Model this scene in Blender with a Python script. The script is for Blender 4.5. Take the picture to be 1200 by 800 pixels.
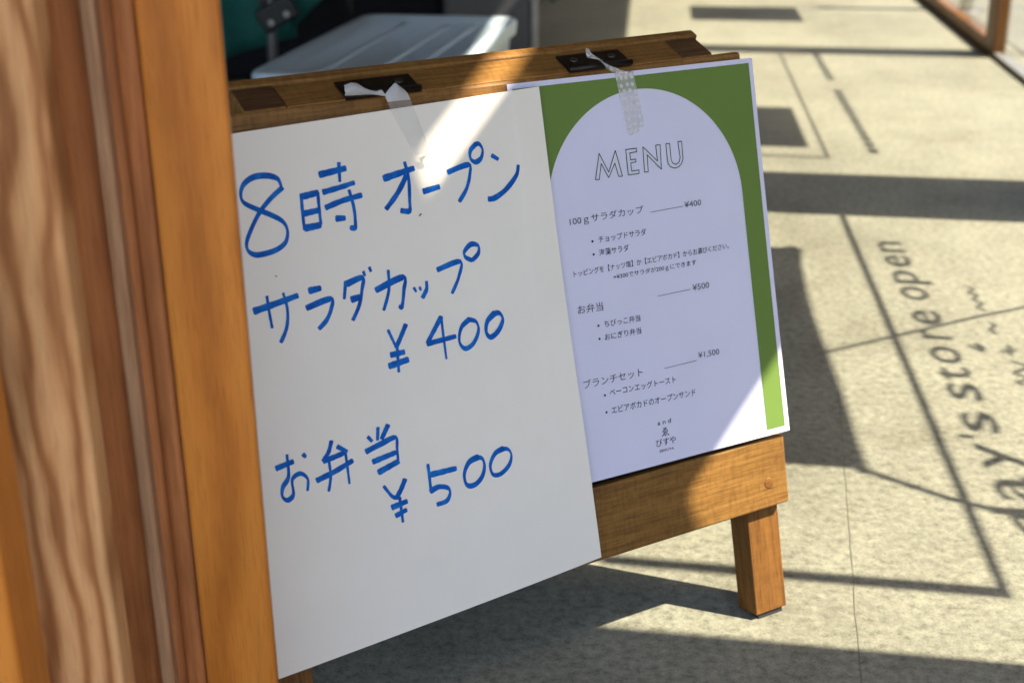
import bpy, bmesh, math, random
import numpy as np
from mathutils import Vector, Matrix

for o in list(bpy.data.objects): bpy.data.objects.remove(o)
scene = bpy.context.scene
COL = scene.collection
rng = random.Random(7)
S = 1.414                       # fitted units -> metres (the menu is an A3 sheet)

# ------------------------------------------------------------------ camera
F = 1635.0                      # focal length in pixels of the 1200 px wide photograph
_up = np.array([-45, 4100, -1635.0]); _up /= np.linalg.norm(_up)
_fw = np.array([0, 0, 1.0]) - _up * _up[2]; _fw /= np.linalg.norm(_fw)
_rt = np.cross(_up, _fw)
if _rt[0] < 0: _rt = -_rt
RM = np.stack([_rt, _fw, _up])  # camera (x right, y up, z forward) -> world
CAM = np.array([0, 0, 0.62023]) # fitted units
cam_d = bpy.data.cameras.new('camera'); cam = bpy.data.objects.new('camera', cam_d); COL.objects.link(cam)
cam_d.sensor_width = 36; cam_d.lens = 36 * F / 1200; cam_d.clip_start = .02; cam_d.clip_end = 500
cx, cy, cz = RM @ np.array([1, 0, 0.]), RM @ np.array([0, 1, 0.]), RM @ np.array([0, 0, 1.])
M = Matrix((( *[cx[i] for i in range(1)], cy[0], -cz[0], 0), (cx[1], cy[1], -cz[1], 0), (cx[2], cy[2], -cz[2], CAM[2]*S), (0, 0, 0, 1)))
cam.matrix_world = M
scene.camera = cam
cam_d.dof.use_dof = True; cam_d.dof.focus_distance = 1.37; cam_d.dof.aperture_fstop = 5.6

# ------------------------------------------------------------------ light
AZ, EL = math.radians(169.5), math.radians(52)     # direction the sunlight travels
SUN = np.array([math.cos(AZ)*math.cos(EL), math.sin(AZ)*math.cos(EL), -math.sin(EL)])
sun_d = bpy.data.lights.new('sun', 'SUN'); sun_d.energy = 4.6; sun_d.angle = math.radians(.53); sun_d.color = (1.0, .90, .72)
sun = bpy.data.objects.new('sun', sun_d); COL.objects.link(sun)
sun.rotation_euler = Vector(SUN).to_track_quat('-Z', 'Y').to_euler(); sun.location = (6, -1, 8)
world = bpy.data.worlds.new('World'); scene.world = world; world.use_nodes = True
wn = world.node_tree; wn.nodes.clear()
sky = wn.nodes.new('ShaderNodeTexSky'); sky.sky_type = 'NISHITA'; sky.sun_disc = False
sky.sun_elevation = EL; sky.sun_rotation = math.radians(100); sky.dust_density = 2.5; sky.ozone_density = .6
bg = wn.nodes.new('ShaderNodeBackground'); bg.inputs[1].default_value = .15
wo = wn.nodes.new('ShaderNodeOutputWorld')
wn.links.new(sky.outputs[0], bg.inputs[0]); wn.links.new(bg.outputs[0], wo.inputs[0])
vs = scene.view_settings; vs.view_transform = 'Standard'; vs.look = 'None'; vs.gamma = 1; vs.exposure = 1.6
vs.use_curve_mapping = False

# ------------------------------------------------------------------ geometry of the place (fitted units)
E_ = np.array([0.869412, 0.494088, 0]); E_ /= np.linalg.norm(E_)          # along the board's width
NB = np.array([-E_[1], E_[0], 0])                                         # horizontal, away behind the board
LEAN = math.radians(13)
ST = math.cos(LEAN)*np.array([0, 0, 1.]) + math.sin(LEAN)*NB              # up the front leaf
NF = np.cross(E_, ST)                                                     # out of the front leaf
P0 = np.array([0.08686548, 0.99010797, 0.43039379])
G0 = np.array([0.841, 0, 0]); GD = np.array([.0988, .995, 0]); GD /= np.linalg.norm(GD); GN = np.array([GD[1], -GD[0], 0])
Z = np.array([0, 0, 1.])

def ray(x, y): return RM @ np.array([(x-600)/F, (400-y)/F, 1.])
def hit(x, y, p, n):
    d = ray(x, y); return CAM + d*(((p-CAM) @ n)/(d @ n))
def onfloor(x, y, z=0.): return hit(x, y, np.array([0, 0, z]), Z)
def uv(x, y, off=0.):
    p = hit(x, y, P0+NF*off, NF); return ((p-P0) @ E_, (p-P0) @ ST)
def face(u, v, off=0.): return P0 + E_*u + ST*v + NF*off
def glass(w, z, o=0.): return G0 + GD*w + Z*z + GN*o                       # point of the glazed front
def sun_to_glass(x, y, o=0.):                                              # shadow seen at pixel -> what casts it on the front
    p = onfloor(x, y); t = ((G0 + GN*o - p) @ GN)/(SUN @ GN); q = p + SUN*t
    return (q-G0) @ GD, q[2]

# ------------------------------------------------------------------ materials
def mat(name):
    m = bpy.data.materials.new(name); m.use_nodes = True
    nt = m.node_tree; b = nt.nodes['Principled BSDF']
    return m, nt, b
def N(nt, t, **kw):
    n = nt.nodes.new(t)
    for k, v in kw.items():
        if k.startswith('_'): setattr(n, k[1:], v)
        else: n.inputs[k.replace('__', ' ')].default_value = v
    return n
def ramp(nt, src, stops, interp='LINEAR'):
    r = nt.nodes.new('ShaderNodeValToRGB'); r.color_ramp.interpolation = interp
    el = r.color_ramp.elements
    while len(el) < len(stops): el.new(.5)
    for i, (p, c) in enumerate(stops):
        el[i].position = p; el[i].color = (*c, 1) if len(c) == 3 else c
    nt.links.new(src, r.inputs[0]); return r.outputs[0]
def mix(nt, fac, a, b, blend='MIX'):
    m = nt.nodes.new('ShaderNodeMix'); m.data_type = 'RGBA'; m.blend_type = blend
    for s, v in ((m.inputs[0], fac), (m.inputs[6], a), (m.inputs[7], b)):
        if hasattr(v, 'is_linked') or hasattr(v, 'links'): nt.links.new(v, s)
        else: s.default_value = v if not isinstance(v, tuple) else ((*v, 1) if len(v) == 3 else v)
    return m.outputs[2]
def bump(nt, b, h, strength=.3, dist=.001):
    n = N(nt, 'ShaderNodeBump', Strength=strength, Distance=dist); nt.links.new(h, n.inputs['Height']); nt.links.new(n.outputs[0], b.inputs['Normal'])
def coords(nt, scale, attr='gc'):
    a = nt.nodes.new('ShaderNodeAttribute'); a.attribute_name = attr
    mp = N(nt, 'ShaderNodeMapping'); mp.inputs['Scale'].default_value = scale
    nt.links.new(a.outputs['Vector'], mp.inputs[0]); return mp.outputs[0]
def plain(name, col, rough=.5, metal=0., var=.12, scale=30., bmp=.0, spec=.5):
    m, nt, b = mat(name)
    tc = nt.nodes.new('ShaderNodeTexCoord')
    n = N(nt, 'ShaderNodeTexNoise', Scale=scale, Detail=5.); nt.links.new(tc.outputs['Object'], n.inputs[0])
    c = ramp(nt, n.outputs[0], [(.3, tuple(x*(1-var) for x in col)), (.7, tuple(min(1, x*(1+var)) for x in col))])
    nt.links.new(c, b.inputs['Base Color']); b.inputs['Roughness'].default_value = rough; b.inputs['Metallic'].default_value = metal
    b.inputs['Specular IOR Level'].default_value = spec
    if bmp: bump(nt, b, n.outputs[0], bmp, .002)
    return m
def wood(name, dark, mid, light, rough=.4, fig=1.0, rings=14., pores=.5, coat=.0, gs=1.0, dist=6.0, xs=1.6, blotch=.8, rays=0.):
    """grain runs along gc.x ; gc in metres"""
    m, nt, b = mat(name)
    L = nt.links
    w = N(nt, 'ShaderNodeTexWave', Scale=1.0, Distortion=dist, Detail=3.0, **{'Detail__Scale': .9}); w.wave_type = 'BANDS'; w.bands_direction = 'Y'
    L.new(coords(nt, (xs*gs, rings*gs, rings*gs*.6)), w.inputs[0])
    n1 = N(nt, 'ShaderNodeTexNoise', Scale=1.0, Detail=6.0, Roughness=.6); L.new(coords(nt, (14*gs, 260*gs, 260*gs)), n1.inputs[0])
    n2 = N(nt, 'ShaderNodeTexNoise', Scale=1.0, Detail=3.0, Roughness=.6); L.new(coords(nt, (5*gs, 16*gs, 16*gs)), n2.inputs[0])
    n3 = N(nt, 'ShaderNodeTexNoise', Scale=1.0, Detail=2.0); L.new(coords(nt, (45*gs, 1100*gs, 1100*gs)), n3.inputs[0])
    base = ramp(nt, n1.outputs[0], [(.28, dark), (.52, mid), (.78, light)])
    ringc = ramp(nt, w.outputs[0], [(.0, dark), (.45, mid), (1., light)])
    c = mix(nt, .45*fig, base, ringc)
    blot = ramp(nt, n2.outputs[0], [(.3, (.62, .60, .58)), (.7, (1.18, 1.14, 1.1))])
    c = mix(nt, blotch, c, blot, 'MULTIPLY')
    if rays:                                                  # short cross flecks of quarter-sawn oak
        n4 = N(nt, 'ShaderNodeTexNoise', Scale=1.0, Detail=3.0, Roughness=.6); L.new(coords(nt, (240*gs, 70*gs, 70*gs)), n4.inputs[0])
        c = mix(nt, rays, c, ramp(nt, n4.outputs[0], [(.3, (.66, .62, .58)), (.5, (1, 1, 1)), (.72, (1.2, 1.2, 1.18))]), 'MULTIPLY')
    pore = ramp(nt, n3.outputs[0], [(.36, (.45, .4, .36)), (.46, (1, 1, 1))])
    c = mix(nt, pores, c, pore, 'MULTIPLY')
    L.new(c, b.inputs['Base Color'])
    rr = ramp(nt, n1.outputs[0], [(.3, (rough+.15,)*3), (.7, (rough-.05,)*3)]); L.new(rr, b.inputs['Roughness'])
    b.inputs['Specular IOR Level'].default_value = .28; b.inputs['Coat Weight'].default_value = coat; b.inputs['Coat Roughness'].default_value = .25
    bump(nt, b, n1.outputs[0], .35, .0006)
    return m

W_BOARD = wood('board_oak', (.15, .068, .017), (.255, .125, .031), (.34, .182, .050), rough=.42, rings=16, fig=.35, gs=1.0, blotch=.45, rays=.6)
W_LEG = wood('leg_oak', (.115, .046, .010), (.20, .085, .019), (.28, .125, .030), rough=.45, rings=16, fig=.3, blotch=.35, rays=.4)
W_END = wood('board_endgrain', (.06, .026, .010), (.10, .048, .018), (.16, .080, .030), rough=.6, rings=40, fig=.3)
W_CASE = wood('casing_pine', (.40, .122, .014), (.54, .178, .023), (.64, .235, .036), rough=.38, rings=9, fig=1.5, pores=.3, gs=.8, xs=5., blotch=.35)
W_PLANK = wood('plank_ash', (.30, .110, .034), (.62, .32, .135), (.75, .44, .21), rough=.5, rings=20, fig=1.7, pores=.3, gs=.8, dist=9, xs=6.)
W_BROWN = wood('jamb_brown', (.30, .100, .030), (.44, .160, .052), (.56, .225, .085), rough=.45, rings=10, fig=.7, pores=.2)
W_BEAD = wood('bead_worn', (.28, .13, .06), (.42, .23, .12), (.52, .33, .2), rough=.45, rings=8, fig=.6, pores=.2)
W_DOOR = wood('door_larch', (.13, .05, .010), (.19, .078, .016), (.25, .11, .026), rough=.4, rings=10, fig=.6, pores=.2)

def concrete():
    m, nt, b = mat('concrete_floor'); L = nt.links
    tc = nt.nodes.new('ShaderNodeTexCoord')
    def nz(s, d=8., r=.6):
        n = N(nt, 'ShaderNodeTexNoise', Scale=s, Detail=d, Roughness=r); L.new(tc.outputs['Object'], n.inputs[0]); return n.outputs[0]
    big, med, fine, grit = nz(1.1, 5), nz(9, 6, .65), nz(78, 5, .72), nz(330, 3, .7)
    c = ramp(nt, big, [(.28, (.175, .170, .134)), (.5, (.224, .219, .170)), (.72, (.258, .252, .196))])
    c = mix(nt, .55, c, ramp(nt, med, [(.3, (.72, .71, .69)), (.55, (1., 1., 1.)), (.75, (1.1, 1.1, 1.08))]), 'MULTIPLY')
    c = mix(nt, .75, c, ramp(nt, fine, [(.30, (.34, .32, .28)), (.44, (.82, .81, .79)), (.56, (1.12, 1.12, 1.10)), (.68, (1.42, 1.42, 1.38))]), 'MULTIPLY')
    c = mix(nt, .6, c, ramp(nt, grit, [(.32, (.30, .27, .22)), (.42, (.96, .96, .96)), (.7, (1.2, 1.2, 1.2))]), 'MULTIPLY')
    st = nz(2.7, 9, .72)                                              # stains
    c = mix(nt, .38, c, ramp(nt, st, [(.34, (.50, .46, .39)), (.46, (.95, .94, .92)), (.62, (1.1, 1.1, 1.1))]), 'MULTIPLY')
    L.new(c, b.inputs['Base Color']); b.inputs['Roughness'].default_value = .75; b.inputs['Specular IOR Level'].default_value = .3
    bump(nt, b, fine, .6, .002)
    return m
M_FLOOR = concrete()
M_GROUND = plain('pale_paving', (.38, .365, .32), .85, var=.15, scale=3., bmp=.2)
M_PLASTER = plain('plaster', (.30, .28, .25), .9, var=.05, scale=4.)
M_CEIL = plain('ceiling_board', (.20, .14, .09), .85, var=.06, scale=5.)
def paper(name, col, rough=.55):
    m, nt, b = mat(name); L = nt.links
    tc = nt.nodes.new('ShaderNodeTexCoord')
    n = N(nt, 'ShaderNodeTexNoise', Scale=14., Detail=6.); L.new(tc.outputs['Object'], n.inputs[0])
    L.new(ramp(nt, n.outputs[0], [(.3, tuple(x*.965 for x in col)), (.7, col)]), b.inputs['Base Color'])
    b.inputs['Roughness'].default_value = rough; b.inputs['Specular IOR Level'].default_value = .35
    n2 = N(nt, 'ShaderNodeTexNoise', Scale=900., Detail=2.); L.new(tc.outputs['Object'], n2.inputs[0]); bump(nt, b, n2.outputs[0], .08, .0002)
    return m
M_WHITE = paper('white_sheet', (.90, .845, .75), .5)
M_MENU = paper('bluish_paper', (.71, .70, .865))
M_GREEN = paper('printed_green', (.140, .228, .045))
M_INK = paper('printed_black', (.018, .018, .024))
M_LINE = paper('printed_grey', (.055, .06, .055))
M_MENUFILL = paper('printed_pale', (.66, .70, .78))
def marker():
    m, nt, b = mat('blue_marker'); L = nt.links
    tc = nt.nodes.new('ShaderNodeTexCoord')
    n = N(nt, 'ShaderNodeTexNoise', Scale=75., Detail=7., Roughness=.7); L.new(tc.outputs['Object'], n.inputs[0])
    L.new(ramp(nt, n.outputs[0], [(.28, (.001, .055, .30)), (.5, (.003, .115, .48)), (.72, (.016, .21, .64))]), b.inputs['Base Color']); b.inputs['Roughness'].default_value = .6; b.inputs['Specular IOR Level'].default_value = .15
    return m
M_BLUE = marker()
M_HINGE = plain('bronze_hinge', (.022, .017, .013), .38, metal=.7, var=.3, scale=60)
M_SCREW = plain('screw_steel', (.10, .09, .08), .3, metal=.9)
M_RUBBER = plain('rubber', (.02, .02, .02), .8)
M_PANEL = plain('dark_panel', (.03, .032, .03), .7)
M_VINYL = plain('black_vinyl', (.03, .03, .03), .6)
M_CANVAS = plain('grey_canvas', (.09, .09, .10), .9)
M_CORD = plain('cord', (.05, .05, .05), .8)
M_TUBE = plain('grey_tube', (.17, .16, .16), .4, metal=.4)
M_GREENF = plain('green_canvas', (.006, .115, .090), .75, var=.2, scale=9)
M_BLACKP = plain('black_plastic', (.010, .010, .012), .5)
M_NAVY = plain('navy_cloth', (.006, .007, .012), .85)
M_GREY = plain('grey_locker', (.11, .11, .113), .5, var=.06, scale=6)
M_LIGHTP = plain('pale_metal', (.42, .41, .38), .45)
M_ALU = plain('aluminium_track', (.20, .195, .185), .6, metal=.2)
def tape():
    m, nt, b = mat('dotted_washi_tape'); L = nt.links
    at = coords(nt, (1, 1, 1))
    v = N(nt, 'ShaderNodeTexVoronoi', Scale=150.); L.new(at, v.inputs[0]); v.voronoi_dimensions = '2D'; v.inputs['Randomness'].default_value = .35
    dots = ramp(nt, v.outputs['Distance'], [(.28, (1, 1, 1)), (.36, (0, 0, 0))])
    n = N(nt, 'ShaderNodeTexNoise', Scale=45., Detail=4.); L.new(at, n.inputs[0])
    b.inputs['Base Color'].default_value = (.78, .77, .74, 1); b.inputs['Roughness'].default_value = .45
    al = nt.nodes.new('ShaderNodeMath'); al.operation = 'MULTIPLY_ADD'; L.new(dots, al.inputs[0]); al.inputs[1].default_value = .36; al.inputs[2].default_value = .40
    L.new(al.outputs[0], b.inputs['Alpha']); bump(nt, b, n.outputs[0], .5, .002)
    return m
M_TAPE = tape()
def tape_plain(name, alpha):
    m, nt, b = mat(name); n = N(nt, 'ShaderNodeTexNoise', Scale=60., Detail=4.); nt.links.new(coords(nt, (1, 1, 1)), n.inputs[0])
    b.inputs['Base Color'].default_value = (.74, .74, .73, 1); b.inputs['Roughness'].default_value = .4; b.inputs['Alpha'].default_value = alpha
    bump(nt, b, n.outputs[0], .9, .004); return m
M_TAPE_A = tape_plain('crumpled_tape', .66); M_TAPE_B = tape_plain('clear_tape', .22)
def pane():
    m = bpy.data.materials.new('window_glass'); m.use_nodes = True; nt = m.node_tree; nt.nodes.clear(); L = nt.links
    tr = N(nt, 'ShaderNodeBsdfTransparent'); tr.inputs[0].default_value = (.975, .985, .98, 1)
    gl = N(nt, 'ShaderNodeBsdfGlossy', Roughness=.01); lw = N(nt, 'ShaderNodeLayerWeight', Blend=.5); fr = N(nt, 'ShaderNodeMath', _operation='POWER'); fr.inputs[1].default_value = 5.; L.new(lw.outputs['Facing'], fr.inputs[0])
    mx = N(nt, 'ShaderNodeMixShader'); out = N(nt, 'ShaderNodeOutputMaterial')
    L.new(fr.outputs[0], mx.inputs[0]); L.new(tr.outputs[0], mx.inputs[1]); L.new(gl.outputs[0], mx.inputs[2]); L.new(mx.outputs[0], out.inputs[0])
    return m
M_GLASS = pane()
def lidmat():
    m, nt, b = mat('frosted_plastic')
    b.inputs['Base Color'].default_value = (.62, .76, .84, 1); b.inputs['Roughness'].default_value = .32
    b.inputs['Subsurface Weight'].default_value = .0; b.inputs['Alpha'].default_value = .9
    return m
M_LID = lidmat()

# ------------------------------------------------------------------ mesh helpers
def tag(o, label, cat, group=None):
    o['label'] = label; o['category'] = cat
    if group: o['group'] = group
    return o
def structure(o): o['kind'] = 'structure'; return o
def thing(name, label, cat, loc, group=None):
    o = bpy.data.objects.new(name, None); COL.objects.link(o); o.location = Vector(loc); o.empty_display_size = .05
    tag(o, label, cat, group); return o
def root_of(p):
    v = Vector((0, 0, 0))
    while p is not None: v += p.location; p = p.parent
    return v
def link(name, me, m, parent=None, smooth=False):
    """mesh in world metres; shifted so that it sits under its parent"""
    if parent is not None: me.transform(Matrix.Translation(-root_of(parent)))
    o = bpy.data.objects.new(name, me); COL.objects.link(o)
    if m is not None: me.materials.append(m)
    o.parent = parent
    if smooth:
        for p in me.polygons: p.use_smooth = True
    return o
def set_gc(me, pts):
    a = me.attributes.new('gc', 'FLOAT_VECTOR', 'POINT')
    a.data.foreach_set('vector', np.asarray(pts, dtype=np.float32).ravel())
def pydata(name, verts, faces, m, parent=None, smooth=False, gc=None, scale=S):
    me = bpy.data.meshes.new(name); me.from_pydata([tuple(np.asarray(v)*scale) for v in verts], [], faces); me.update()
    if gc is not None: set_gc(me, gc)
    return link(name, me, m, parent, smooth)
def block(name, org, ax, rng3, m, parent=None, bev=.002, seg=2, grain=0):
    """bevelled box: org + axes (unit, world), ranges in fitted units; grain = index of the axis the grain follows"""
    bm = bmesh.new()
    c = [(r[0]+r[1])/2*S for r in rng3]; h = [abs(r[1]-r[0])*S for r in rng3]
    bmesh.ops.create_cube(bm, size=1)
    for v in bm.verts: v.co = Vector([v.co[i]*h[i]+c[i] for i in range(3)])
    b = min(bev, min(h)*.3)
    if b > 1e-5: bmesh.ops.bevel(bm, geom=bm.edges[:], offset=b, segments=seg, affect='EDGES', profile=.5)
    bmesh.ops.recalc_face_normals(bm, faces=bm.faces[:])
    me = bpy.data.meshes.new(name); bm.to_mesh(me); bm.free()
    lo = np.array([v.co[:] for v in me.vertices])
    order = [grain] + [i for i in range(3) if i != grain]
    off = np.array([rng.uniform(0, 9) for _ in range(3)])
    set_gc(me, lo[:, order] + off)
    A = np.stack(ax)                                        # rows = axes
    wv = lo @ A + np.asarray(org)*S
    me.vertices.foreach_set('co', wv.astype(np.float32).ravel())
    if np.linalg.det(A) < 0: me.flip_normals()
    me.update()
    return link(name, me, m, parent)
def tube(name, pts, r, m, parent=None, seg=10):
    """round tube through points (fitted units), radius in metres"""
    P = [Vector(tuple(np.asarray(p)*S)) for p in pts]; vs, fs = [], []
    for i, p in enumerate(P):
        t = (P[min(i+1, len(P)-1)]-P[max(i-1, 0)]).normalized()
        a = t.orthogonal().normalized(); b = t.cross(a)
        if i and abs(a.dot(la)) < .999:
            a = (la - t*la.dot(t)).normalized(); b = t.cross(a)
        la = a
        for k in range(seg):
            th = 2*math.pi*k/seg; vs.append(p + (a*math.cos(th)+b*math.sin(th))*r)
    for i in range(len(P)-1):
        for k in range(seg): fs.append((i*seg+k, i*seg+(k+1) % seg, (i+1)*seg+(k+1) % seg, (i+1)*seg+k))
    fs.append(tuple(range(seg))[::-1]); fs.append(tuple((len(P)-1)*seg+k for k in range(seg)))
    return pydata(name, vs, fs, m, parent, True, scale=1.0)
def disc(name, c, n, r, h, m, parent=None, seg=20):
    n = np.asarray(n)/np.linalg.norm(n); a = np.cross(n, [0, .3, 1.]); a /= np.linalg.norm(a); b = np.cross(n, a); vs, fs = [], []
    for rr, hh in ((r, 0), (r, h*.6), (r*.8, h)):
        for k in range(seg):
            t = 2*math.pi*k/seg; vs.append(np.asarray(c)*S + (a*math.cos(t)+b*math.sin(t))*rr + n*hh)
    for j in range(2):
        for k in range(seg): fs.append((j*seg+k, j*seg+(k+1) % seg, (j+1)*seg+(k+1) % seg, (j+1)*seg+k))
    fs.append(tuple(2*seg+k for k in range(seg)))
    return pydata(name, vs, fs, m, parent, True, gc=[(v[0], v[1], v[2]) for v in vs], scale=1.0)
def smooth_line(p, n=6):
    p = [np.asarray(q, float) for q in p]
    if len(p) < 3: return [p[0] + (p[-1]-p[0])*t/8 for t in range(9)]
    out = []
    for i in range(len(p)-1):
        a, b, c, d = p[max(i-1, 0)], p[i], p[i+1], p[min(i+2, len(p)-1)]
        for k in range(n):
            t = k/n; out.append(.5*((2*b)+(c-a)*t+(2*a-5*b+4*c-d)*t*t+(3*b-a-3*c+d)*t**3))
    out.append(p[-1]); return out
def ribbon(pts, width):
    """flat 2-D stroke with round ends -> verts, faces ; width(direction) gives full width"""
    P = [np.asarray(p) for p in pts]; vs, fs = [], []
    n = len(P)
    for i in range(n):
        t = P[min(i+1, n-1)]-P[max(i-1, 0)]; t = t/(np.linalg.norm(t)+1e-12); q = np.array([-t[1], t[0]]); w = width(t)/2
        if i == 0: 
            vs += [P[i]-t*w*.35+q*w*.72, P[i]-t*w*.35-q*w*.6]
        vs += [P[i]+q*w, P[i]-q*w]
        if i == n-1: vs += [P[i]+t*w*.35+q*w*.6, P[i]+t*w*.35-q*w*.72]
    k = len(vs)//2
    for i in range(k-1): fs.append((2*i, 2*i+1, 2*i+3, 2*i+2))
    return vs, fs
def text_mesh(s, bold=0.):
    c = bpy.data.curves.new('t', 'FONT'); c.body = s; c.resolution_u = 3; c.offset = bold
    o = bpy.data.objects.new('t', c); COL.objects.link(o)
    dg = bpy.context.evaluated_depsgraph_get(); ev = o.evaluated_get(dg); me = ev.to_mesh()
    vs = np.array([v.co[:2] for v in me.vertices]); fs = [tuple(p.vertices) for p in me.polygons]
    ev.to_mesh_clear(); bpy.data.objects.remove(o); bpy.data.curves.remove(c)
    return vs, fs

# ================================================================== SETTING
def sheet(name, x0, x1, y0, y1, z, m, n=2):
    vs, fs = [], []
    for j in range(n+1):
        for i in range(n+1): vs.append((x0+(x1-x0)*i/n, y0+(y1-y0)*j/n, z))
    for j in range(n):
        for i in range(n): a = j*(n+1)+i; fs.append((a, a+1, a+n+2, a+n+1))
    return structure(pydata(name, vs, fs, m, scale=1.0))
sheet('ground', -150, 150, -150, 150, -.012, M_GROUND)
lane_v = [glass(-40, 0, .08)*S, glass(60, 0, .08)*S, glass(60, 0, 4.3)*S, glass(-40, 0, 4.3)*S]
structure(pydata('lane', [v - Z*.006 for v in lane_v], [(3, 2, 1, 0)], plain('lane_asphalt', (.17, .168, .15), .9, var=.15, scale=8., bmp=.3), scale=1.0))
# the shop's concrete floor: from the left wall to the glazed front
def gpt(w, o=0., z=0.): return glass(w, z, o)
fl_v = [gpt(-1.2, .06)*S, gpt(7.5, .06)*S, (-3.2, gpt(7.5)[1]*S, 0), (-3.2, gpt(-1.2)[1]*S, 0)]
fl = structure(pydata('concrete_floor', fl_v, [(0, 1, 2, 3)], M_FLOOR, scale=1.0))
# saw-cut joint of the slab
j0, j1 = onfloor(984, 470), onfloor(1012, 840); jd = (j1-j0); jd /= np.linalg.norm(jd); jq = np.array([-jd[1], jd[0], 0])
jv, jf = [], []
for i in range(41):
    p = j0 + (j1-j0)*(i/40*1.3-.15) + jq*rng.uniform(-.0006, .0006); wv = rng.uniform(.00015, .0006)
    jv += [p+jq*wv+Z*.0005, p-jq*wv+Z*.0005]
    if i: jf.append((2*i-2, 2*i-1, 2*i+1, 2*i))
jo = pydata('floor_joint', jv, jf, plain('joint_dirt', (.155, .14, .105), .9), fl)

ZT0, ZT1, ZR = 1.186, 1.631, 1.6585            # top of the glazing, top of the transom panel, underside of the roof
GAX = (GD, Z, GN)
# roof / ceiling
rv = [gpt(-.15, .0, ZR), gpt(7.5, .0, ZR), np.array([-3.2/S, gpt(7.5)[1], ZR]), np.array([-3.2/S, gpt(-.15)[1], ZR])]
rv2 = [v + Z*.12 for v in rv]
structure(pydata('ceiling', rv+rv2, [(3, 2, 1, 0), (4, 5, 6, 7), (0, 1, 5, 4), (1, 2, 6, 5), (2, 3, 7, 6), (3, 0, 4, 7)], M_CEIL))
def wall(name, a, b, z0, z1, t, m, label):
    a = np.asarray(a, float); b = np.asarray(b, float); d = b-a; l = np.linalg.norm(d); d /= l; q = np.array([d[1], -d[0], 0])
    o = block(name, a, (d, Z, q), ((0, l), (z0, z1), (0, t)), m, None, bev=.004, grain=1)
    return tag(o, label, 'wall')
y_end = gpt(7.5)[1]
wall('plaster_wall', (-3.2/S, .9, 0), (-3.2/S, y_end, 0), 0, ZR, -.1, M_PLASTER, 'plain plaster side wall opposite the glazed shop front')
wall('plaster_wall', (-3.2/S, y_end, 0), (gpt(7.5)[0], y_end, 0), 0, ZR, -.1, M_PLASTER, 'plain plaster end wall closing the far end of the shop')
# glazed front -------------------------------------------------------
wl = block('timber_wall', G0, GAX, ((.06, .788), (0, ZT1), (.0, .03)), W_DOOR, None, grain=1); tag(wl, 'solid timber wall beside the lettered glass door', 'wall')
wl2 = block('timber_pier', G0, GAX, ((.06, .712), (ZT1+.0015, ZR+.06), (.0005, .03)), W_DOOR, wl, grain=1)
tp = block('transom_panel', G0, GAX, ((.7895, 7.4), (ZT0, ZT1), (.0, .03)), W_DOOR, None, bev=.001, grain=0); tag(tp, 'long solid timber transom panel above the glass doors', 'panel')
def post(w0, w1, label, d0=-.03, d1=.03, m=W_DOOR):
    o = block('timber_post', G0, GAX, ((w0, w1), (0, ZT0-.001), (d0, d1)), m, None, grain=1); return tag(o, label, 'post')
post(1.978, 2.222, 'broad timber post between the two lettered glass doors')
def door(w0, w1, sw, label, rail=.028, m=W_DOOR, rail_m=None):
    t = thing('glass_door', label, 'door', glass((w0+w1)/2, 0)*S)
    for a, b in ((w0, w0+sw), (w1-sw, w1)):
        block('stile', G0, GAX, ((a, b), (.004, ZT0-.0015), (-.014, .014)), m, t, grain=1)
    block('bottom_rail', G0, GAX, ((w0+sw+.0005, w1-sw-.0005), (0, rail), (-.014, .014)), rail_m or m, t, grain=0)
    block('glass_pane', G0, GAX, ((w0+sw+.001, w1-sw-.001), (rail+.0005, ZT0-.001), (-.002, .002)), M_GLASS, t, bev=0)
    return t
D1 = door(.7895, 1.9775, .001, 'glass door with printed frame line and lettering, beside the timber wall', rail=.012, rail_m=M_ALU)
D2 = door(2.2225, 3.37, .001, 'glass door with a small poster between broad post and wooden door', rail=.012, rail_m=M_ALU)
D3 = door(3.395, 5.4, .075, 'wooden framed glass door with low timber bottom rail', rail=.034)
D4 = door(5.41, 7.4, .075, 'wooden framed glass door nearest the end wall', rail=.034)
block('meeting_strip', G0, GAX, ((3.371, 3.392), (0, ZT0-.0015), (-.012, .012)), M_ALU, D3)
# printed frame line of door 1
def strip(name, a, b, wd, par, o=.0035, m=M_VINYL):
    a, b = np.asarray(a, float), np.asarray(b, float); d = b-a; d /= np.linalg.norm(d); q = np.array([-d[1], d[0]])*wd/2
    vs = [glass(*(p), o) for p in (a+q, a-q, b-q, b+q)]
    return pydata(name, vs, [(0, 1, 2, 3)], m, par)
B1 = [sun_to_glass(*q) for q in ((985, 255), (1156, 694))]
zb = .69
strip('frame_line', (.893, zb), (1.975, zb), .013, D1); strip('frame_line', (.893, zb-.0065), (.893, 1.12), .017, D1, .0037)
strip('frame_line', (2.336, .665), (3.36, .665), .008, D2); strip('frame_line', (2.336, .661), (2.336, 1.12), .010, D2, .0037)
def glyph(ch, w0, w1, z0, z1, par):
    v, f = text_mesh(ch, .012); lo, hi = v.min(0), v.max(0)
    q = (v-lo)/(hi-lo)
    pydata('letter', [glass(w0+(w1-w0)*a, z0+(z1-z0)*b, .0045) for a, b in q], f, M_VINYL, par)
XB, XT = .604, .650
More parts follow.
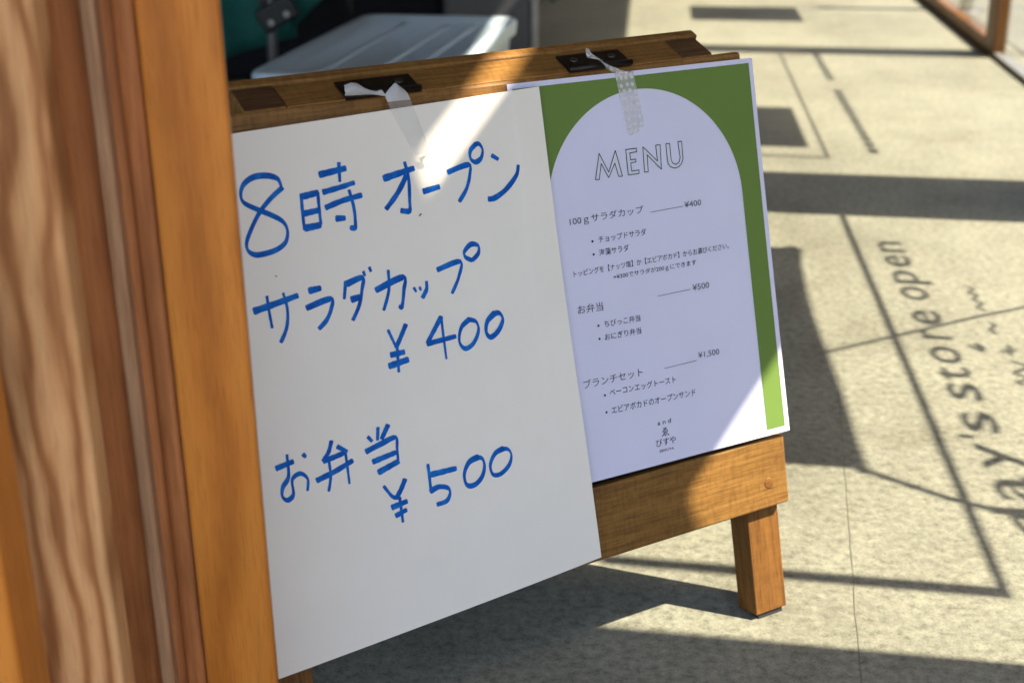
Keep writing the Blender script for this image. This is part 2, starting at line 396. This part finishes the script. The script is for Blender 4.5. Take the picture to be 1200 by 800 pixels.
for ch, a, b, z0, z1 in (('d', .99, 1.045, XB, .668), ('a', 1.06, 1.11, XB, XT), ('y', 1.122, 1.182, XB-.016, XT), ("'", 1.190, 1.199, .642, .664), ('s', 1.206, 1.258, XB, XT), ('s', 1.287, 1.335, XB, XT),
                         ('t', 1.342, 1.380, XB, .654), ('o', 1.390, 1.444, XB, XT), ('r', 1.466, 1.500, XB, XT), ('e', 1.514, 1.566, XB, XT), ('o', 1.602, 1.655, XB, XT), ('p', 1.665, 1.722, XB-.016, XT),
                         ('e', 1.735, 1.787, XB, XT), ('n', 1.80, 1.85, XB, XT)):
    glyph(ch, a, b, z0, z1, D1)
def gstroke(px, wd, par):
    pts = smooth_line([sun_to_glass(*q) for q in px], 4); v, f = ribbon(pts, lambda t: wd)
    pydata('script_stroke', [glass(a, b, .0045) for a, b in v], f, M_VINYL, par)
for px in ([(1127, 335), (1136, 338), (1131, 343), (1141, 346), (1136, 351), (1147, 355), (1141, 360), (1151, 364)], [(1154, 377), (1161, 381), (1156, 387), (1164, 391)],
           [(1168, 412), (1186, 410)], [(1177, 404), (1180, 416)], [(1180, 423), (1199, 430), (1184, 437), (1202, 443), (1187, 448), (1205, 452)], [(1130, 404), (1148, 412), (1138, 402), (1150, 408)]):
    gstroke(px, .0065, D1)
# script of door 2 (only a smear of shadow shows)
for k in range(22):
    w = 2.38 + k*.0475
    if 12 <= k <= 13: continue
    pts = smooth_line([(w, .548), (w+.012, .566), (w+.022, .546), (w+.034, .564)], 4); v, f = ribbon(pts, lambda t: .013)
    pydata('script_stroke', [glass(a, b, .0045) for a, b in v], f, M_VINYL, D2)
def panel_on(name, w0, w1, z0, z1, label, o=.012, m=M_CANVAS):
    b = block(name, G0, GAX, ((w0, w1), (z0, z1), (o, o+.004)), m, None, bev=.001, grain=0); return tag(b, label, 'poster')
panel_on('poster', 2.405, 2.745, .706, .95, 'dark poster fixed behind the second glass door', .0055)
panel_on('poster', 3.87, 4.14, .535, .93, 'dark poster fixed behind the wooden framed door', .0055)
# canvas banner hanging outside the first door, guyed with cords
BO = .05
bn = thing('hanging_banner', 'grey canvas banner hanging outside the lettered glass door', 'banner', glass(1.46, .8, BO)*S)
b1 = sun_to_glass(1006, 549, BO); b2 = sun_to_glass(941, 291, BO)
bw0, bw1, bz = b1[0], b2[0], (b1[1]+b2[1])/2
bv, bf = [], []
for j in range(9):
    for i in range(13):
        s_, t_ = i/12, j/8
        zz = bz + (ZT0+.02-bz)*t_ + (.004*math.sin(s_*math.pi)*(1-t_)) - (.004*(1 if i in (0, 12) else 0)*(1-t_)**6)
        bv.append(glass(bw0+(bw1-bw0)*s_, zz, BO+.003*math.sin(7*s_)*(1-t_)))
for j in range(8):
    for i in range(12): a = j*13+i; bf.append((a, a+1, a+14, a+13))
cv = pydata('canvas', bv, bf, M_CANVAS, bn, True); cv.modifiers.new('s', 'SOLIDIFY').thickness = .003
tube('rod', [glass(bw0-.02, ZT0+.02, BO), glass(bw1+.02, ZT0+.02, BO)], .008, M_TUBE, bn)
def cord(px, r=.0035, ext=None):
    pts = [glass(*sun_to_glass(*q, BO), BO) for q in px]
    d = pts[-1]-pts[-2]
    k = pts[-1][2]/max(.02, -d[2]); pts.append(pts[-1] + d*k + Z*0)
    pts[-1][2] = -.02/S
    tube('cord', pts, r, M_CORD, bn, 8)
cord([(966, 413), (1055, 392), (1150, 370), (1200, 360)], .0048)
cord([(1008, 549), (1110, 583), (1200, 606)], .0062)
for q in ((1009, 550), (926, 290)):
    c = glass(*sun_to_glass(*q, BO), BO); disc('grommet', c, GN, .012, .004, M_CORD, bn)

bp = onfloor(1131, 12); bl = thing('bollard', 'grey metal bollard standing outside the wooden framed glass door', 'bollard', bp*S + np.array([0, 0, -.006]))
tube('post', [bp - Z*.006, bp + Z*.5], .028, M_TUBE, bl); disc('cap', bp + Z*.5, Z, .034, .03, M_TUBE, bl); disc('foot_plate', bp - Z*.0045, Z, .07, .012, M_TUBE, bl)
# unseen house added across the lane to cut sky light through the glass
nbd = thing('sky_blocking_house', 'unseen dark house added across the lane to block sky light from the glass front', 'house', glass(2, 0, 4.2)*S)
block('wall', G0, GAX, ((-5, 11), (-.02, 3.6), (4.2, 6.5)), plain('house_boards', (.13, .11, .09), .9), nbd, grain=0)
block('roof', G0, GAX, ((-5.2, 11.2), (3.605, 3.75), (4.0, 6.8)), plain('roof_tiles', (.08, .08, .085), .8), nbd)
for k in range(5):
    wn_ = block('window', G0, GAX, ((-3.5+k*3, -2.3+k*3), (.75, 1.75), (4.185, 4.199)), M_LIGHTP, nbd)
    block('pane', G0, GAX, ((-3.44+k*3, -2.36+k*3), (.80, 1.70), (4.178, 4.184)), M_PANEL, wn_)

# ================================================================== DOOR FRAME at the left
def vpt(px, dep):                              # pixel column at row 400 -> x on the vertical plane y = dep (metres)
    d = ray(px, 400); return d[0]/d[1]*dep
df = thing('door_frame', 'tall orange-brown wooden door frame with stepped mouldings beside the sign', 'door frame', (vpt(150, .9), .92, 0))
XA = (np.array([1., 0, 0]), Z, np.array([0, 1., 0]))
def jamb(name, p0, p1, dep, th, m, bev=.003, seg=2, pd=None):
    return block(name, (0, 0, 0), XA, ((vpt(p0, dep)/S, vpt(p1, pd or dep+th)/S), (0, 2.30/S), (dep/S, (dep+th)/S)), m, df, bev, seg, grain=1)
jamb('door_edge', -190, -2, .760, .05, W_CASE, .004, 3)
jamb('face_plank', -130, 108, .840, .030, W_PLANK, .004, 3)
jamb('rebate', 60, 212, .945, .040, W_BROWN, .002)
jamb('bead', 140, 163, .932, .020, W_BEAD, .006, 4, .945)
jamb('bead', 173, 201, .938, .015, W_BROWN, .005, 3, .945)
jamb('casing', 199, 293.5, .936, .010, W_CASE, .004, 3)

# ================================================================== A-FRAME SIGN
base = np.array([*(P0 + E_*-.105)[:2], 0])
sg = thing('sandwich_board', 'oak A-frame sandwich board standing on the concrete floor', 'sandwich board', base*S)
FAX = (E_, ST, NF)
zfloor_v = -(P0[2])/ST[2]
def fblock(name, u, v, o, m=W_BOARD, par=None, bev=.0025, grain=0, seg=3): return block(name, P0, FAX, (u, v, o), m, par or sg, bev, seg, grain)
for u in ((.0715, .1020), (-.327, -.296)):
    lg = fblock('leg', u, (-.4345, .0035), (-.0335, -.0104), W_LEG, grain=1, bev=.0014)
    fblock('rubber_foot', (u[0]+.003, u[1]-.003), (-.4475, -.4342), (-.031, -.0125), M_RUBBER, lg, .001)
fblock('top_rail', (-.331, .0985), (-.052, .0048), (-.0100, 0), bev=.004)
br = fblock('bottom_rail', (-.331, .1065), (-.346, -.2908), (-.0100, 0), bev=.003)
fblock('back_panel', (-.2955, .071), (-.345, .0015), (-.022, -.0165), M_PANEL)
disc('dowel_plug', face(.0875, -.3262, -.0002), NF, .0062, .0007, W_LEG, br)
disc('dowel_plug', face(-.3115, -.3262, -.0002), NF, .0062, .0012, W_END, br)
# rear leaf: hinged along the top, leaning the other way
RL = math.radians(20)
RD = math.cos(RL)*NB + math.sin(RL)*Z           # across its thickness, towards the back
RU = math.cos(RL)*Z - math.sin(RL)*NB           # up the rear leaf
RO = face(0, .0050, 0)
RAX = (E_, RU, RD)
rlen = -(RO[2]+.010)/RU[2]
def rblock(name, u, v, d, m=W_BOARD, bev=.0025, grain=0, par=None): return block(name, RO, RAX, (u, v, d), m, par or sg, bev, 3, grain)
for u in ((.0455, .0735), (-.287, -.2585)):
    lg = rblock('rear_leg', u, (rlen+.003, -.0006), (.0004, .0262), W_BOARD, .0018, 1)
    rblock('end_grain', (u[0]+.0012, u[1]-.0012), (-.0007, .0003), (.0015, .0252), W_END, 0, 0, lg)
    rblock('rubber_foot', (u[0]+.002, u[1]-.002), (rlen-.010, rlen+.0032), (.002, .024), M_RUBBER, .001, 0, lg)
rblock('rear_rail', (-.2582, .0452), (-.05, -.0004), (.0004, .0262), W_BOARD, .0012)
rblock('rear_lap_rail', (-.291, .0775), (-.052, .0012), (.0266, .0362), W_BOARD, .003)
rblock('rear_lap_rail', (-.291, .0775), (-.346, -.288), (.0266, .0362), W_BOARD, .003)
rblock('rear_panel', (-.2575, .0445), (-.34, -.0505), (.012, .016), M_PANEL, .001)
# hinges on the top
def hinge(u0, u1):
    h = rblock('hinge', (u0, u1), (.0002, .0016), (.0015, .0195), M_HINGE, .0004)
    tube('knuckle', [RO + E_*u0 + RU*.0016 + RD*.0005, RO + E_*u1 + RU*.0016 + RD*.0005], .0034, M_HINGE, h)
    for k in (.2, .8): disc('screw', RO + E_*(u0+(u1-u0)*k) + RU*.0016 + RD*.0115, RU, .0042, .0012, M_SCREW, h)
hinge(-.219, -.166); hinge(-.0515, .0005)

# ------------------------------------------------------------------ sheets
def o_menu(u, v):
    t = min(1, max(0, -v/.29)); r = max(0, (u-.03)/.08)
    return .0012 + .0004*math.sin(u*23+1) + .0016*t*t + .0016*r*r*(.4+.6*t)
def o_white(u, v):
    t = min(1, max(0, -v/.35)); l = max(0, (-.1-u)/.23)
    return .0058 + .0008*math.sin(u*21+v*9) + .0012*math.sin(v*17+.7) + .0010*t + .0004/(1+math.exp(-(u+.1025)/.0009))/(1+math.exp(-(v+.285)/.0009))
def sheet_on(name, c, off, m, nu=90, nv=60, sag=None):
    """c = TL, TR, BR, BL in (u, v)"""
    c = [np.asarray(q, float) for q in c]; vs, fs = [], []
    for j in range(nv+1):
        for i in range(nu+1):
            a, b = i/nu, j/nv
            q = (c[0]*(1-a)+c[1]*a)*(1-b) + (c[3]*(1-a)+c[2]*a)*b
            if sag: q = q + np.array([0, sag(a)*b**4])
            vs.append(face(q[0], q[1], off(*q)))
    for j in range(nv):
        for i in range(nu): a = j*(nu+1)+i; fs.append((a, a+nu+1, a+nu+2, a+1))
    me = bpy.data.meshes.new(name); me.from_pydata([tuple(v*S) for v in vs], [], fs); me.update()
    o = link(name, me, m, None, False)
    md = o.modifiers.new('thick', 'SOLIDIFY'); md.thickness = .0007; md.offset = -1
    return o
def onto(name, uvs, fs, off, lift, m, par):
    return pydata(name, [face(a, b, off(a, b)+lift) for a, b in uvs], fs, m, par)
mn = sheet_on('menu_sheet', [(-.102, .0018), (.107, -.001), (.1092, -.2878), (-.1035, -.2850)], o_menu, M_MENU)
tag(mn, 'printed green and lilac-white MENU sheet with rounded arch, taped on the board', 'menu')
ws = sheet_on('handwritten_sheet', [(lambda p: (p[0]-.045, p[1]-.0012))(uv(275, 156, .006)), uv(631.5, 101.5, .006), uv(703.8, 652, .0075), (lambda p: (p[0]-.030, p[1]-.0012))(uv(328, 794, .0075))], o_white, M_WHITE, sag=lambda a: -.0016*math.sin(a*math.pi))
tag(ws, 'white sheet with blue handwritten prices overlapping the menu', 'notice')
# green print with the arch left out
UC, AR, VC = .0015, .0842, -.0965
gx0, gx1, gt, gb = -.0985, .1032, -.0028, -.2815
inn, out = [], []
def outer(th):
    c, s_ = math.cos(th), math.sin(th)
    k = 1e9
    if c > 1e-6: k = min(k, (gx1-UC)/c)
    if c < -1e-6: k = min(k, (gx0-UC)/c)
    if s_ > 1e-6: k = min(k, (gt-VC)/s_)
    return (UC+c*k, VC+s_*k)
for i in range(15): v = gb+(VC-gb)*i/15; inn.append((UC+AR, v)); out.append((gx1-(gb-v)*0, v))
ths = sorted([math.pi*i/64 for i in range(65)] + [math.atan2(gt-VC, gx1-UC), math.atan2(gt-VC, gx0-UC)])
for th in ths: inn.append((UC+AR*math.cos(th), VC+AR*math.sin(th))); out.append(outer(th))
for i in range(15): v = VC+(gb-VC)*(i+1)/15; inn.append((UC-AR, v)); out.append((gx0, v))
def shear(q): return (q[0]+.0018*(-q[1]/.28), q[1]-.0026*((q[0]+.1)/.2)+.001)
gv, gf = [], []; K = 5
for a, b in zip(inn, out):
    for k in range(K+1): t = k/K; gv.append(shear((a[0]*(1-t)+b[0]*t, a[1]*(1-t)+b[1]*t)))
for i in range(len(inn)-1):
    for k in range(K): a = i*(K+1)+k; gf.append((a, a+K+1, a+K+2, a+1)[::-1])
onto('green_print', gv, gf, o_menu, .00022, M_GREEN, mn)
# printed text -------------------------------------------------------
def line_text(s, p0, p1, hpx, m=M_INK, name='printed_text', full=True):
    a, b = np.array(uv(*p0, .002)), np.array(uv(*p1, .002)); d = b-a; wl_ = np.linalg.norm(d); d /= wl_; q = np.array([-d[1], d[0]])
    hh = abs(uv(p0[0], p0[1]-hpx, .002)[1]-a[1])
    v, f = text_mesh(s, .0025 if m is M_INK else 0.); lo, hi = v.min(0), v.max(0)
    pts = [a + d*((x-lo[0])/(hi[0]-lo[0])*wl_) + q*((y-lo[1])/(hi[1]-lo[1])*hh) for x, y in v]
    return onto(name, pts, f, o_menu, .00026, m, mn)
T = line_text
T('100ｇサラダカップ', (668.8, 266.5), (754.6, 251.5), 11.5, M_LINE)
T('チョップドサラダ', (702, 284.8), (757.6, 275.4), 8.2); T('海藻サラダ', (702.8, 300.3), (737.3, 294.0), 8.2)
T('トッピングを【ナッツ塩】か【エビアボカド】からお選びください。', (673, 325.2), (854, 291.2), 7.8)
T('+¥300でサラダが200ｇにできます', (719.5, 328.8), (815.8, 311.2), 7.6)
T('¥400', (802.5, 243.6), (822, 240.4), 7.2, M_LINE); T('¥500', (811.5, 340.7), (831, 337), 7.4, M_LINE); T('¥1,500', (818, 420.6), (842.4, 415.8), 8.2, M_LINE)
T('お弁当', (677.6, 368.6), (707.2, 363.6), 10.6, M_LINE)
T('ちびっこ弁当', (708.6, 383.6), (750.4, 375.9), 8); T('おにぎり弁当', (709, 399), (751.4, 390.6), 8)
T('ブランチセット', (684.4, 456), (753, 440.2), 10.6, M_LINE)
T('ベーコンエッグトースト', (714.4, 464), (791.4, 448), 8.4); T('エビアボカドのオープンサンド', (716.6, 484.6), (814.4, 462.6), 8.4)
T('a n d', (770, 498.2), (785.4, 494.6), 5.6); T('ゑ', (774.8, 511.6), (783.3, 509.4), 10.2); T('EBISUYA', (772.3, 529.6), (789, 525.6), 3.0)
nstroke = [0]
def mstroke(px, wd, m=M_INK, closed=False, name='printed_line', n=6, smooth=True):
    pts = [np.array(uv(*q, .002)) for q in px]
    pts = smooth_line(pts, n) if smooth else pts
    v, f = ribbon(pts, lambda t: wd); nstroke[0] += 1
    return onto(name, v, f, o_menu, .00026+.00001*(nstroke[0] % 9), m, mn)
for a, b in (((762.5, 248.7), (799.8, 241.9)), ((770.6, 346.8), (808.6, 339.0)), ((778, 431.4), (815.8, 422.1))): mstroke([a, b], .00036, M_LINE)
for q in ((694.6, 282.9), (696, 298.2), (701.4, 381.6), (702.6, 397), (708.6, 463), (710.4, 482.8)):
    c = np.array(uv(*q, .002)); r = .00088
    onto('bullet', [c+r*np.array([math.cos(t*math.pi/6), math.sin(t*math.pi/6)]) for t in range(12)], [tuple(range(12))], o_menu, .00027, M_INK, mn)
T('びすや', (768.3, 523.6), (791.2, 518.0), 8.6)
mz = lambda x, y: (685+x/9.23, 150+y/9.23)
MENU = [[(122, 560), (160, 275), (265, 480), (335, 245), (412, 522), (372, 525), (330, 380), (265, 538), (183, 385), (163, 558)],
        [(447, 235), (562, 220), (565, 258), (490, 271), (498, 346), (555, 337), (558, 367), (501, 380), (512, 468), (590, 455), (590, 493), (475, 508)],
        [(632, 205), (790, 360), (770, 188), (818, 182), (832, 448), (678, 290), (690, 475), (650, 478)],
        [(880, 172), (920, 168), (935, 330), (952, 378), (990, 395), (1022, 372), (1035, 320), (1010, 150), (1050, 145), (1065, 330), (1050, 385), (1020, 420), (975, 435), (930, 420), (905, 385), (895, 330)]]
for L_ in MENU:
    p = [mz(*q) for q in L_]; fillv = [uv(*q, .002) for q in p]
    onto('heading_fill', fillv, [tuple(range(len(p)))], o_menu, .00023, M_MENUFILL, mn)
    for i in range(len(p)): mstroke([p[i], p[(i+1) % len(p)]], .00062, M_INK, name='heading_outline', smooth=False)
# ------------------------------------------------------------------ blue handwriting
SC = 3.4286
za = lambda x, y: (270+x/SC, 150+y/SC)
zb_ = lambda x, y: (280+x/SC, 270+y/SC)
zc = lambda x, y: (300+x/SC, 470+y/SC)
HAND = [
 (za, [[(205, 240), (190, 206), (150, 192), (95, 197), (55, 225), (42, 265), (55, 300), (110, 328), (165, 350), (210, 375), (230, 410), (225, 455), (195, 485), (150, 503), (105, 510), (75, 495), (67, 465), (80, 420), (115, 345), (160, 285), (208, 240)],
   [(284, 272), (290, 340), (298, 408)], [(284, 277), (318, 268), (350, 260)], [(350, 260), (356, 320), (364, 388)], [(292, 345), (357, 330)], [(300, 403), (362, 390)],
   [(357, 188), (460, 162)], [(433, 140), (438, 215)], [(372, 258), (435, 240), (495, 220)], [(383, 320), (450, 292), (525, 270)], [(475, 250), (495, 320), (502, 388), (497, 402), (482, 400)], [(425, 364), (460, 362)],
   [(615, 203), (735, 162)], [(697, 138), (714, 200), (719, 290), (718, 332), (685, 332)], [(705, 192), (670, 262), (625, 325)], [(775, 255), (838, 236)],
   [(873, 178), (956, 148), (961, 190), (948, 245), (920, 295)], [(986, 64), (964, 90), (964, 122), (984, 137), (1006, 122), (1013, 90), (1000, 66), (984, 64)], [(1050, 110), (1076, 126)], [(1157, 150), (1150, 190), (1110, 245), (1065, 280), (1038, 286)]]),
 (zb_, [[(65, 325), (150, 295), (238, 262)], [(115, 265), (125, 330), (137, 392)], [(180, 252), (198, 320), (195, 390), (172, 450)], [(285, 243), (330, 232)], [(275, 312), (371, 275), (373, 315), (355, 360), (325, 395)],
   [(430, 205), (425, 275)], [(435, 215), (497, 190), (496, 235), (485, 300), (460, 360)], [(455, 278), (485, 268)], [(500, 165), (508, 182)], [(524, 148), (531, 165)],
   [(552, 240), (660, 188), (663, 240), (656, 303), (645, 305)], [(600, 160), (603, 240), (583, 320)], [(703, 230), (712, 246)], [(726, 228), (731, 240)], [(753, 205), (754, 235), (738, 270)],
   [(798, 158), (889, 125), (884, 185), (857, 252)], [(937, 120), (912, 108), (906, 86), (932, 56), (962, 62), (962, 92), (938, 120)],
   [(600, 400), (633, 470)], [(671, 378), (652, 425), (633, 470)], [(636, 468), (643, 568)], [(612, 500), (665, 488)], [(605, 545), (680, 518)],
   [(812, 347), (757, 452)], [(757, 455), (870, 425)], [(812, 345), (822, 430), (833, 515)], [(925, 357), (893, 390), (885, 445), (908, 474), (942, 452), (962, 402), (952, 366), (918, 357)],
   [(1027, 332), (998, 365), (993, 408), (1012, 428), (1042, 402), (1060, 358), (1046, 332), (1020, 336)]]),
 (zc, [[(82, 270), (150, 242)], [(125, 215), (131, 300), (108, 345), (106, 382), (128, 396), (150, 372), (146, 315), (178, 290), (208, 312), (207, 358)], [(190, 213), (200, 224)],
   [(304, 160), (292, 205), (270, 240)], [(272, 240), (320, 222), (358, 205)], [(328, 182), (366, 202)], [(245, 318), (320, 280), (388, 238)], [(292, 228), (300, 300), (292, 360)], [(360, 208), (368, 270), (375, 330)],
   [(490, 105), (488, 155)], [(530, 95), (505, 150)], [(450, 143), (466, 160)], [(443, 202), (500, 172), (560, 145), (566, 190), (570, 235)], [(470, 243), (560, 205)], [(492, 285), (572, 240)],
   [(512, 340), (545, 380), (566, 385)], [(597, 312), (582, 350), (562, 388)], [(575, 385), (588, 483)], [(545, 425), (604, 400)], [(560, 458), (602, 434)],
   [(688, 252), (694, 300), (700, 358)], [(700, 293), (800, 268)], [(698, 360), (730, 342), (765, 345), (776, 365), (762, 398), (725, 412)],
   [(888, 222), (852, 243), (833, 290), (842, 332), (872, 334), (902, 303), (913, 260), (904, 228), (878, 224)], [(988, 188), (956, 208), (937, 252), (946, 290), (976, 290), (1010, 256), (1021, 215), (1006, 190), (976, 193)]])]
ns = 0
for zf, strokes in HAND:
    for st in strokes:
        pts = smooth_line([np.array(uv(*zf(*q), .006)) for q in st], 6)
        k_ = [0]; fat = rng.uniform(.9, 1.1); a_, b_ = rng.uniform(1.0, 1.15), rng.uniform(.82, .98); n_ = len(pts)
        def wid(t):
            q = k_[0]/max(1, n_-1); k_[0] += 1
            return (.0019 + .0021*abs(t[0]*.97 + t[1]*.15)**1.5)*fat*(a_+(b_-a_)*q)*(1+.06*math.sin(q*19+ns))
        v, f = ribbon(pts, wid); ns += 1
        onto('pen_stroke', v, f, o_white, .00022+.000012*(ns % 12), M_BLUE, ws)

v, f = ribbon(smooth_line([np.array(uv(*q, .006)) for q in ((491, 253), (493.5, 250.5))]), lambda t: .0009); onto('scuff', v, f, o_white, .00022, M_LINE, ws)
v, f = ribbon(smooth_line([np.array(uv(*q, .006)) for q in ((323.5, 323), (325, 324.5))]), lambda t: .0006); onto('scuff', v, f, o_white, .00022, M_LINE, ws)
# ------------------------------------------------------------------ tapes
def tape_ribbon(name, pts, m=M_TAPE, parent=None):
    """pts = (px, py, half width px, lift, twist) centre line with the width laid along the board"""
    vs, fs, gc = [], [], []; n = len(pts); acc = 0.; last = None; K = 6
    for i, (x, y, dx, dy, lift, ex) in enumerate(pts):
        a, b = np.array(uv(x-dx, y-dy)), np.array(uv(x+dx, y+dy))
        c = (a+b)/2
        if last is not None: acc += np.linalg.norm(c-last)
        last = c
        for k in range(K+1):
            t = k/K; q = a*(1-t)+b*t
            vs.append(face(q[0], q[1], lift + ex*math.sin(t*math.pi) + (.0006*math.sin(i*2.1+k*1.7) if ex else 0)))
            gc.append(((t-.5)*np.linalg.norm(b-a)*S, acc*S, 0))
    for i in range(n-1):
        for k in range(K): q = i*(K+1)+k; fs.append((q, q+K+1, q+K+2, q+1))
    return pydata(name, vs, fs, m, parent, True, gc)
def om(x, y): return o_menu(*uv(x, y))+.0006
def ow(x, y): return o_white(*uv(x, y))+.0006
rt = [(690.5, 57, 1.5, .5, -.003, .002), (691.5, 63, 4, 2, -.002, .003), (698, 69, 8.5, 1.5, -.001, .004), (702, 74, 5, 5, .001, .003), (709, 79.5, 3.5, 5, .004, .003), (719, 82.5, 7, 4.5, .005, .002), (729, 84, 10.5, .5, .004, .001)]
rt += [(729.8+k*2.3, 88+k*10.5, 10.6, -1.2, om(730+k*2.3, 90+k*10.5), 0) for k in range(6)] + [(742.3, 151, 9.5, -2.5, om(742, 152), 0), (741.5, 157, 5, -2.2, om(741, 157), 0)]
tp1 = tape_ribbon('masking_tape', rt); tag(tp1, 'twisted white dotted tape holding the MENU sheet to the hinge', 'tape')
lt = [(401.5, 106.5, .5, 6, .003, .001), (409, 105, .8, 7.5, .004, .003), (417, 105, 1.2, 7, .004, .003), (424, 107.5, .8, 4, .005, .002), (431, 109, .3, 2.2, .005, .001), (438, 110, 1, 2.4, .006, .001), (444.5, 110, 3, 4, .007, .001)]
tp2 = tape_ribbon('masking_tape', lt, M_TAPE_A); tag(tp2, 'crumpled white tape over the other hinge, stuck to the handwritten sheet', 'tape')
lt2 = [(458.5, 98.5, 1, .3, .006, .001), (459, 105, 8.5, -.5, .0065, .003), (459, 111, 13, -1, .007, .002), (462, 119, 13.5, -1.5, .0078, .0005)]
lt3 = [lt2[-1]] + [(465+k*4.2, 128+k*8.6, 13.2-k*.7, -2.5, ow(465+k*4.2, 128+k*8.6), 0) for k in range(7)]
tape_ribbon('tape_fold', lt2, M_TAPE_A, parent=tp2); tape_ribbon('tape_strip', lt3, M_TAPE_B, parent=tp2)
tape_ribbon('tape_curl', [(487, 189, 1, 1, .0072, 0), (489, 184, 4.5, -1, .0090, .001), (494, 180, 5, -3, .0125, .001), (501, 177.5, 2.0, -1.5, .0150, 0)], M_TAPE_A, parent=tp2)

# ================================================================== THINGS BEHIND (metres)
def mpt(x, y, z): return np.array([x, y, z])/S
# storage box with lid
la = math.radians(78); lx, ly = np.array([math.sin(la), -math.cos(la), 0]), np.array([math.cos(la), math.sin(la), 0])
lc = np.array([-.395, 3.87, 0]) + lx*.215 - ly*.42
sb = thing('storage_box', 'translucent plastic storage box with ribbed lid behind the sandwich board', 'storage box', lc)
def rrect(hx, hy, r, z, n=6):
    out = []
    for cx_, cy_, a0 in ((hx-r, hy-r, 0), (-hx+r, hy-r, 90), (-hx+r, -hy+r, 180), (hx-r, -hy+r, 270)):
        for k in range(n+1):
            a = math.radians(a0+90*k/n); out.append(lc + lx*(cx_+r*math.cos(a)) + ly*(cy_+r*math.sin(a)) + Z*z)
    return out
def loft(name, rings, m, par, cap=True, smooth=True):
    n = len(rings[0]); vs = [p for r in rings for p in r]; fs = []
    for j in range(len(rings)-1):
        for k in range(n): fs.append((j*n+k, j*n+(k+1) % n, (j+1)*n+(k+1) % n, (j+1)*n+k))
    if cap: fs.append(tuple((len(rings)-1)*n+k for k in range(n)))
    return pydata(name, vs, fs, m, par, smooth, scale=1.0)
lid = loft('lid', [rrect(.215, .43, .045, .262), rrect(.218, .433, .045, .292), rrect(.212, .427, .042, .300), rrect(.186, .40, .035, .300), rrect(.176, .39, .03, .284)], M_LID, sb)
loft('body', [rrect(.175, .385, .04, .001), rrect(.205, .42, .045, .285)], M_LID, sb, cap=False)
loft('base', [rrect(.172, .382, .04, .0005), rrect(.172, .382, .04, .004)], M_LID, sb)
for k, xx in enumerate((-.085, .035, .11)):
    p = [lc + lx*xx + ly*(-.36+.72*t/12) + Z*.279 for t in range(13)]
    tube('lid_rib', [q/S for q in p], .011, M_LID, lid)
# folded camp chair
cc = np.array([-.70, 3.62, 0]); ch = thing('camp_chair', 'folded green canvas camp chair with grey tubes beside the plastic box', 'camp chair', cc)
def cloth(name, x0, x1, z0, z1, y, amp, fr, slope=0., m=M_GREENF):
    vs, fs = [], []
    for j in range(17):
        for i in range(25):
            s_, t_ = i/24, j/16
            vs.append((x0+(x1-x0)*s_, y+amp*math.sin(s_*fr+t_*1.3)+.4*amp*math.sin(s_*fr*2.3+t_*3), z0+slope*s_+(z1-z0-slope*s_)*t_))
    for j in range(16):
        for i in range(24): a = j*25+i; fs.append((a, a+1, a+26, a+25))
    o = pydata(name, vs, fs, m, ch, True, scale=1.0); o.modifiers.new('s', 'SOLIDIFY').thickness = .004; return o
cloth('fabric_panel', -.97, -.555, .17, .95, 3.66, .030, 9, .10)
cloth('fabric_panel', -.555, -.470, .30, .95, 3.60, .010, 4, .08)
tube('tube', [mpt(-.606, 3.565, .0), mpt(-.598, 3.565, .30), mpt(-.590, 3.565, .95)], .0135, M_TUBE, ch)
tube('tube', [mpt(-.612, 3.555, .365), mpt(-.622, 3.555, .95)], .0125, M_TUBE, ch)
tube('tube', [mpt(-.560, 3.555, .40), mpt(-.548, 3.555, .95)], .0125, M_TUBE, ch)
tube('tube', [mpt(-.86, 3.70, .0), mpt(-.80, 3.72, .95)], .0125, M_TUBE, ch)
tube('tube', [mpt(-.43, 3.80, .0), mpt(-.435, 3.80, .95)], .0135, M_BLACKP, ch)
block('bracket', mpt(-.577, 3.545, .352), (np.array([.87, 0, .49]), np.array([-.49, 0, .87]), np.array([0, 1., 0])), ((-.036, .036), (-.022, .022), (-.010, .010)), M_BLACKP, ch, .008, 3)
for px in ((318, 27), (336, 17)):
    d = ray(*px); y = 3.53; p = CAM + d*((y/S)/d[1]); disc('rivet', p, (0, -1, 0), .0085, .006, M_LIGHTP, ch)
# dark cloth-covered rack and grey locker
dk = block('covered_rack', mpt(0, 0, 0), (np.array([1., 0, 0]), Z, np.array([0, 1., 0])), ((-1.9/S, -.205/S), (0, 1.1/S), (4.5/S, 5.1/S)), M_NAVY, None, .03, 4); tag(dk, 'black cloth-covered rack behind the green camp chair', 'rack')
lk = thing('grey_locker', 'dark grey metal locker with a pale edge strip behind the plastic box', 'locker', (-.05, 4.5, 0))
XY = (np.array([1., 0, 0]), Z, np.array([0, 1., 0]))
def lblock(name, x, z, y, m, bev=.004): return block(name, (0, 0, 0), XY, (tuple(q/S for q in x), tuple(q/S for q in z), tuple(q/S for q in y)), m, lk, bev, 2)
lblock('carcass', (-.203, .070), (.0, .95), (4.42, 4.80), M_GREY); lblock('door', (-.195, .064), (.03, .93), (4.408, 4.419), M_GREY); lblock('edge_strip', (.071, .092), (0, .95), (4.41, 4.44), M_LIGHTP)
tb = thing('table_trestle', 'pale metal table trestle in the shaded floor beyond the locker', 'table', (.19, 6.1, 0))
for x, y in ((.20, 6.15), (.05, 6.6)):
    tube('leg', [mpt(x, y, 0), mpt(x, y, .70)], .018, M_LIGHTP, tb)
block('table_top', (0, 0, 0), XY, ((-.9/S, .24/S), (.70/S, .73/S), (6.0/S, 6.75/S)), M_LIGHTP, tb, .004)
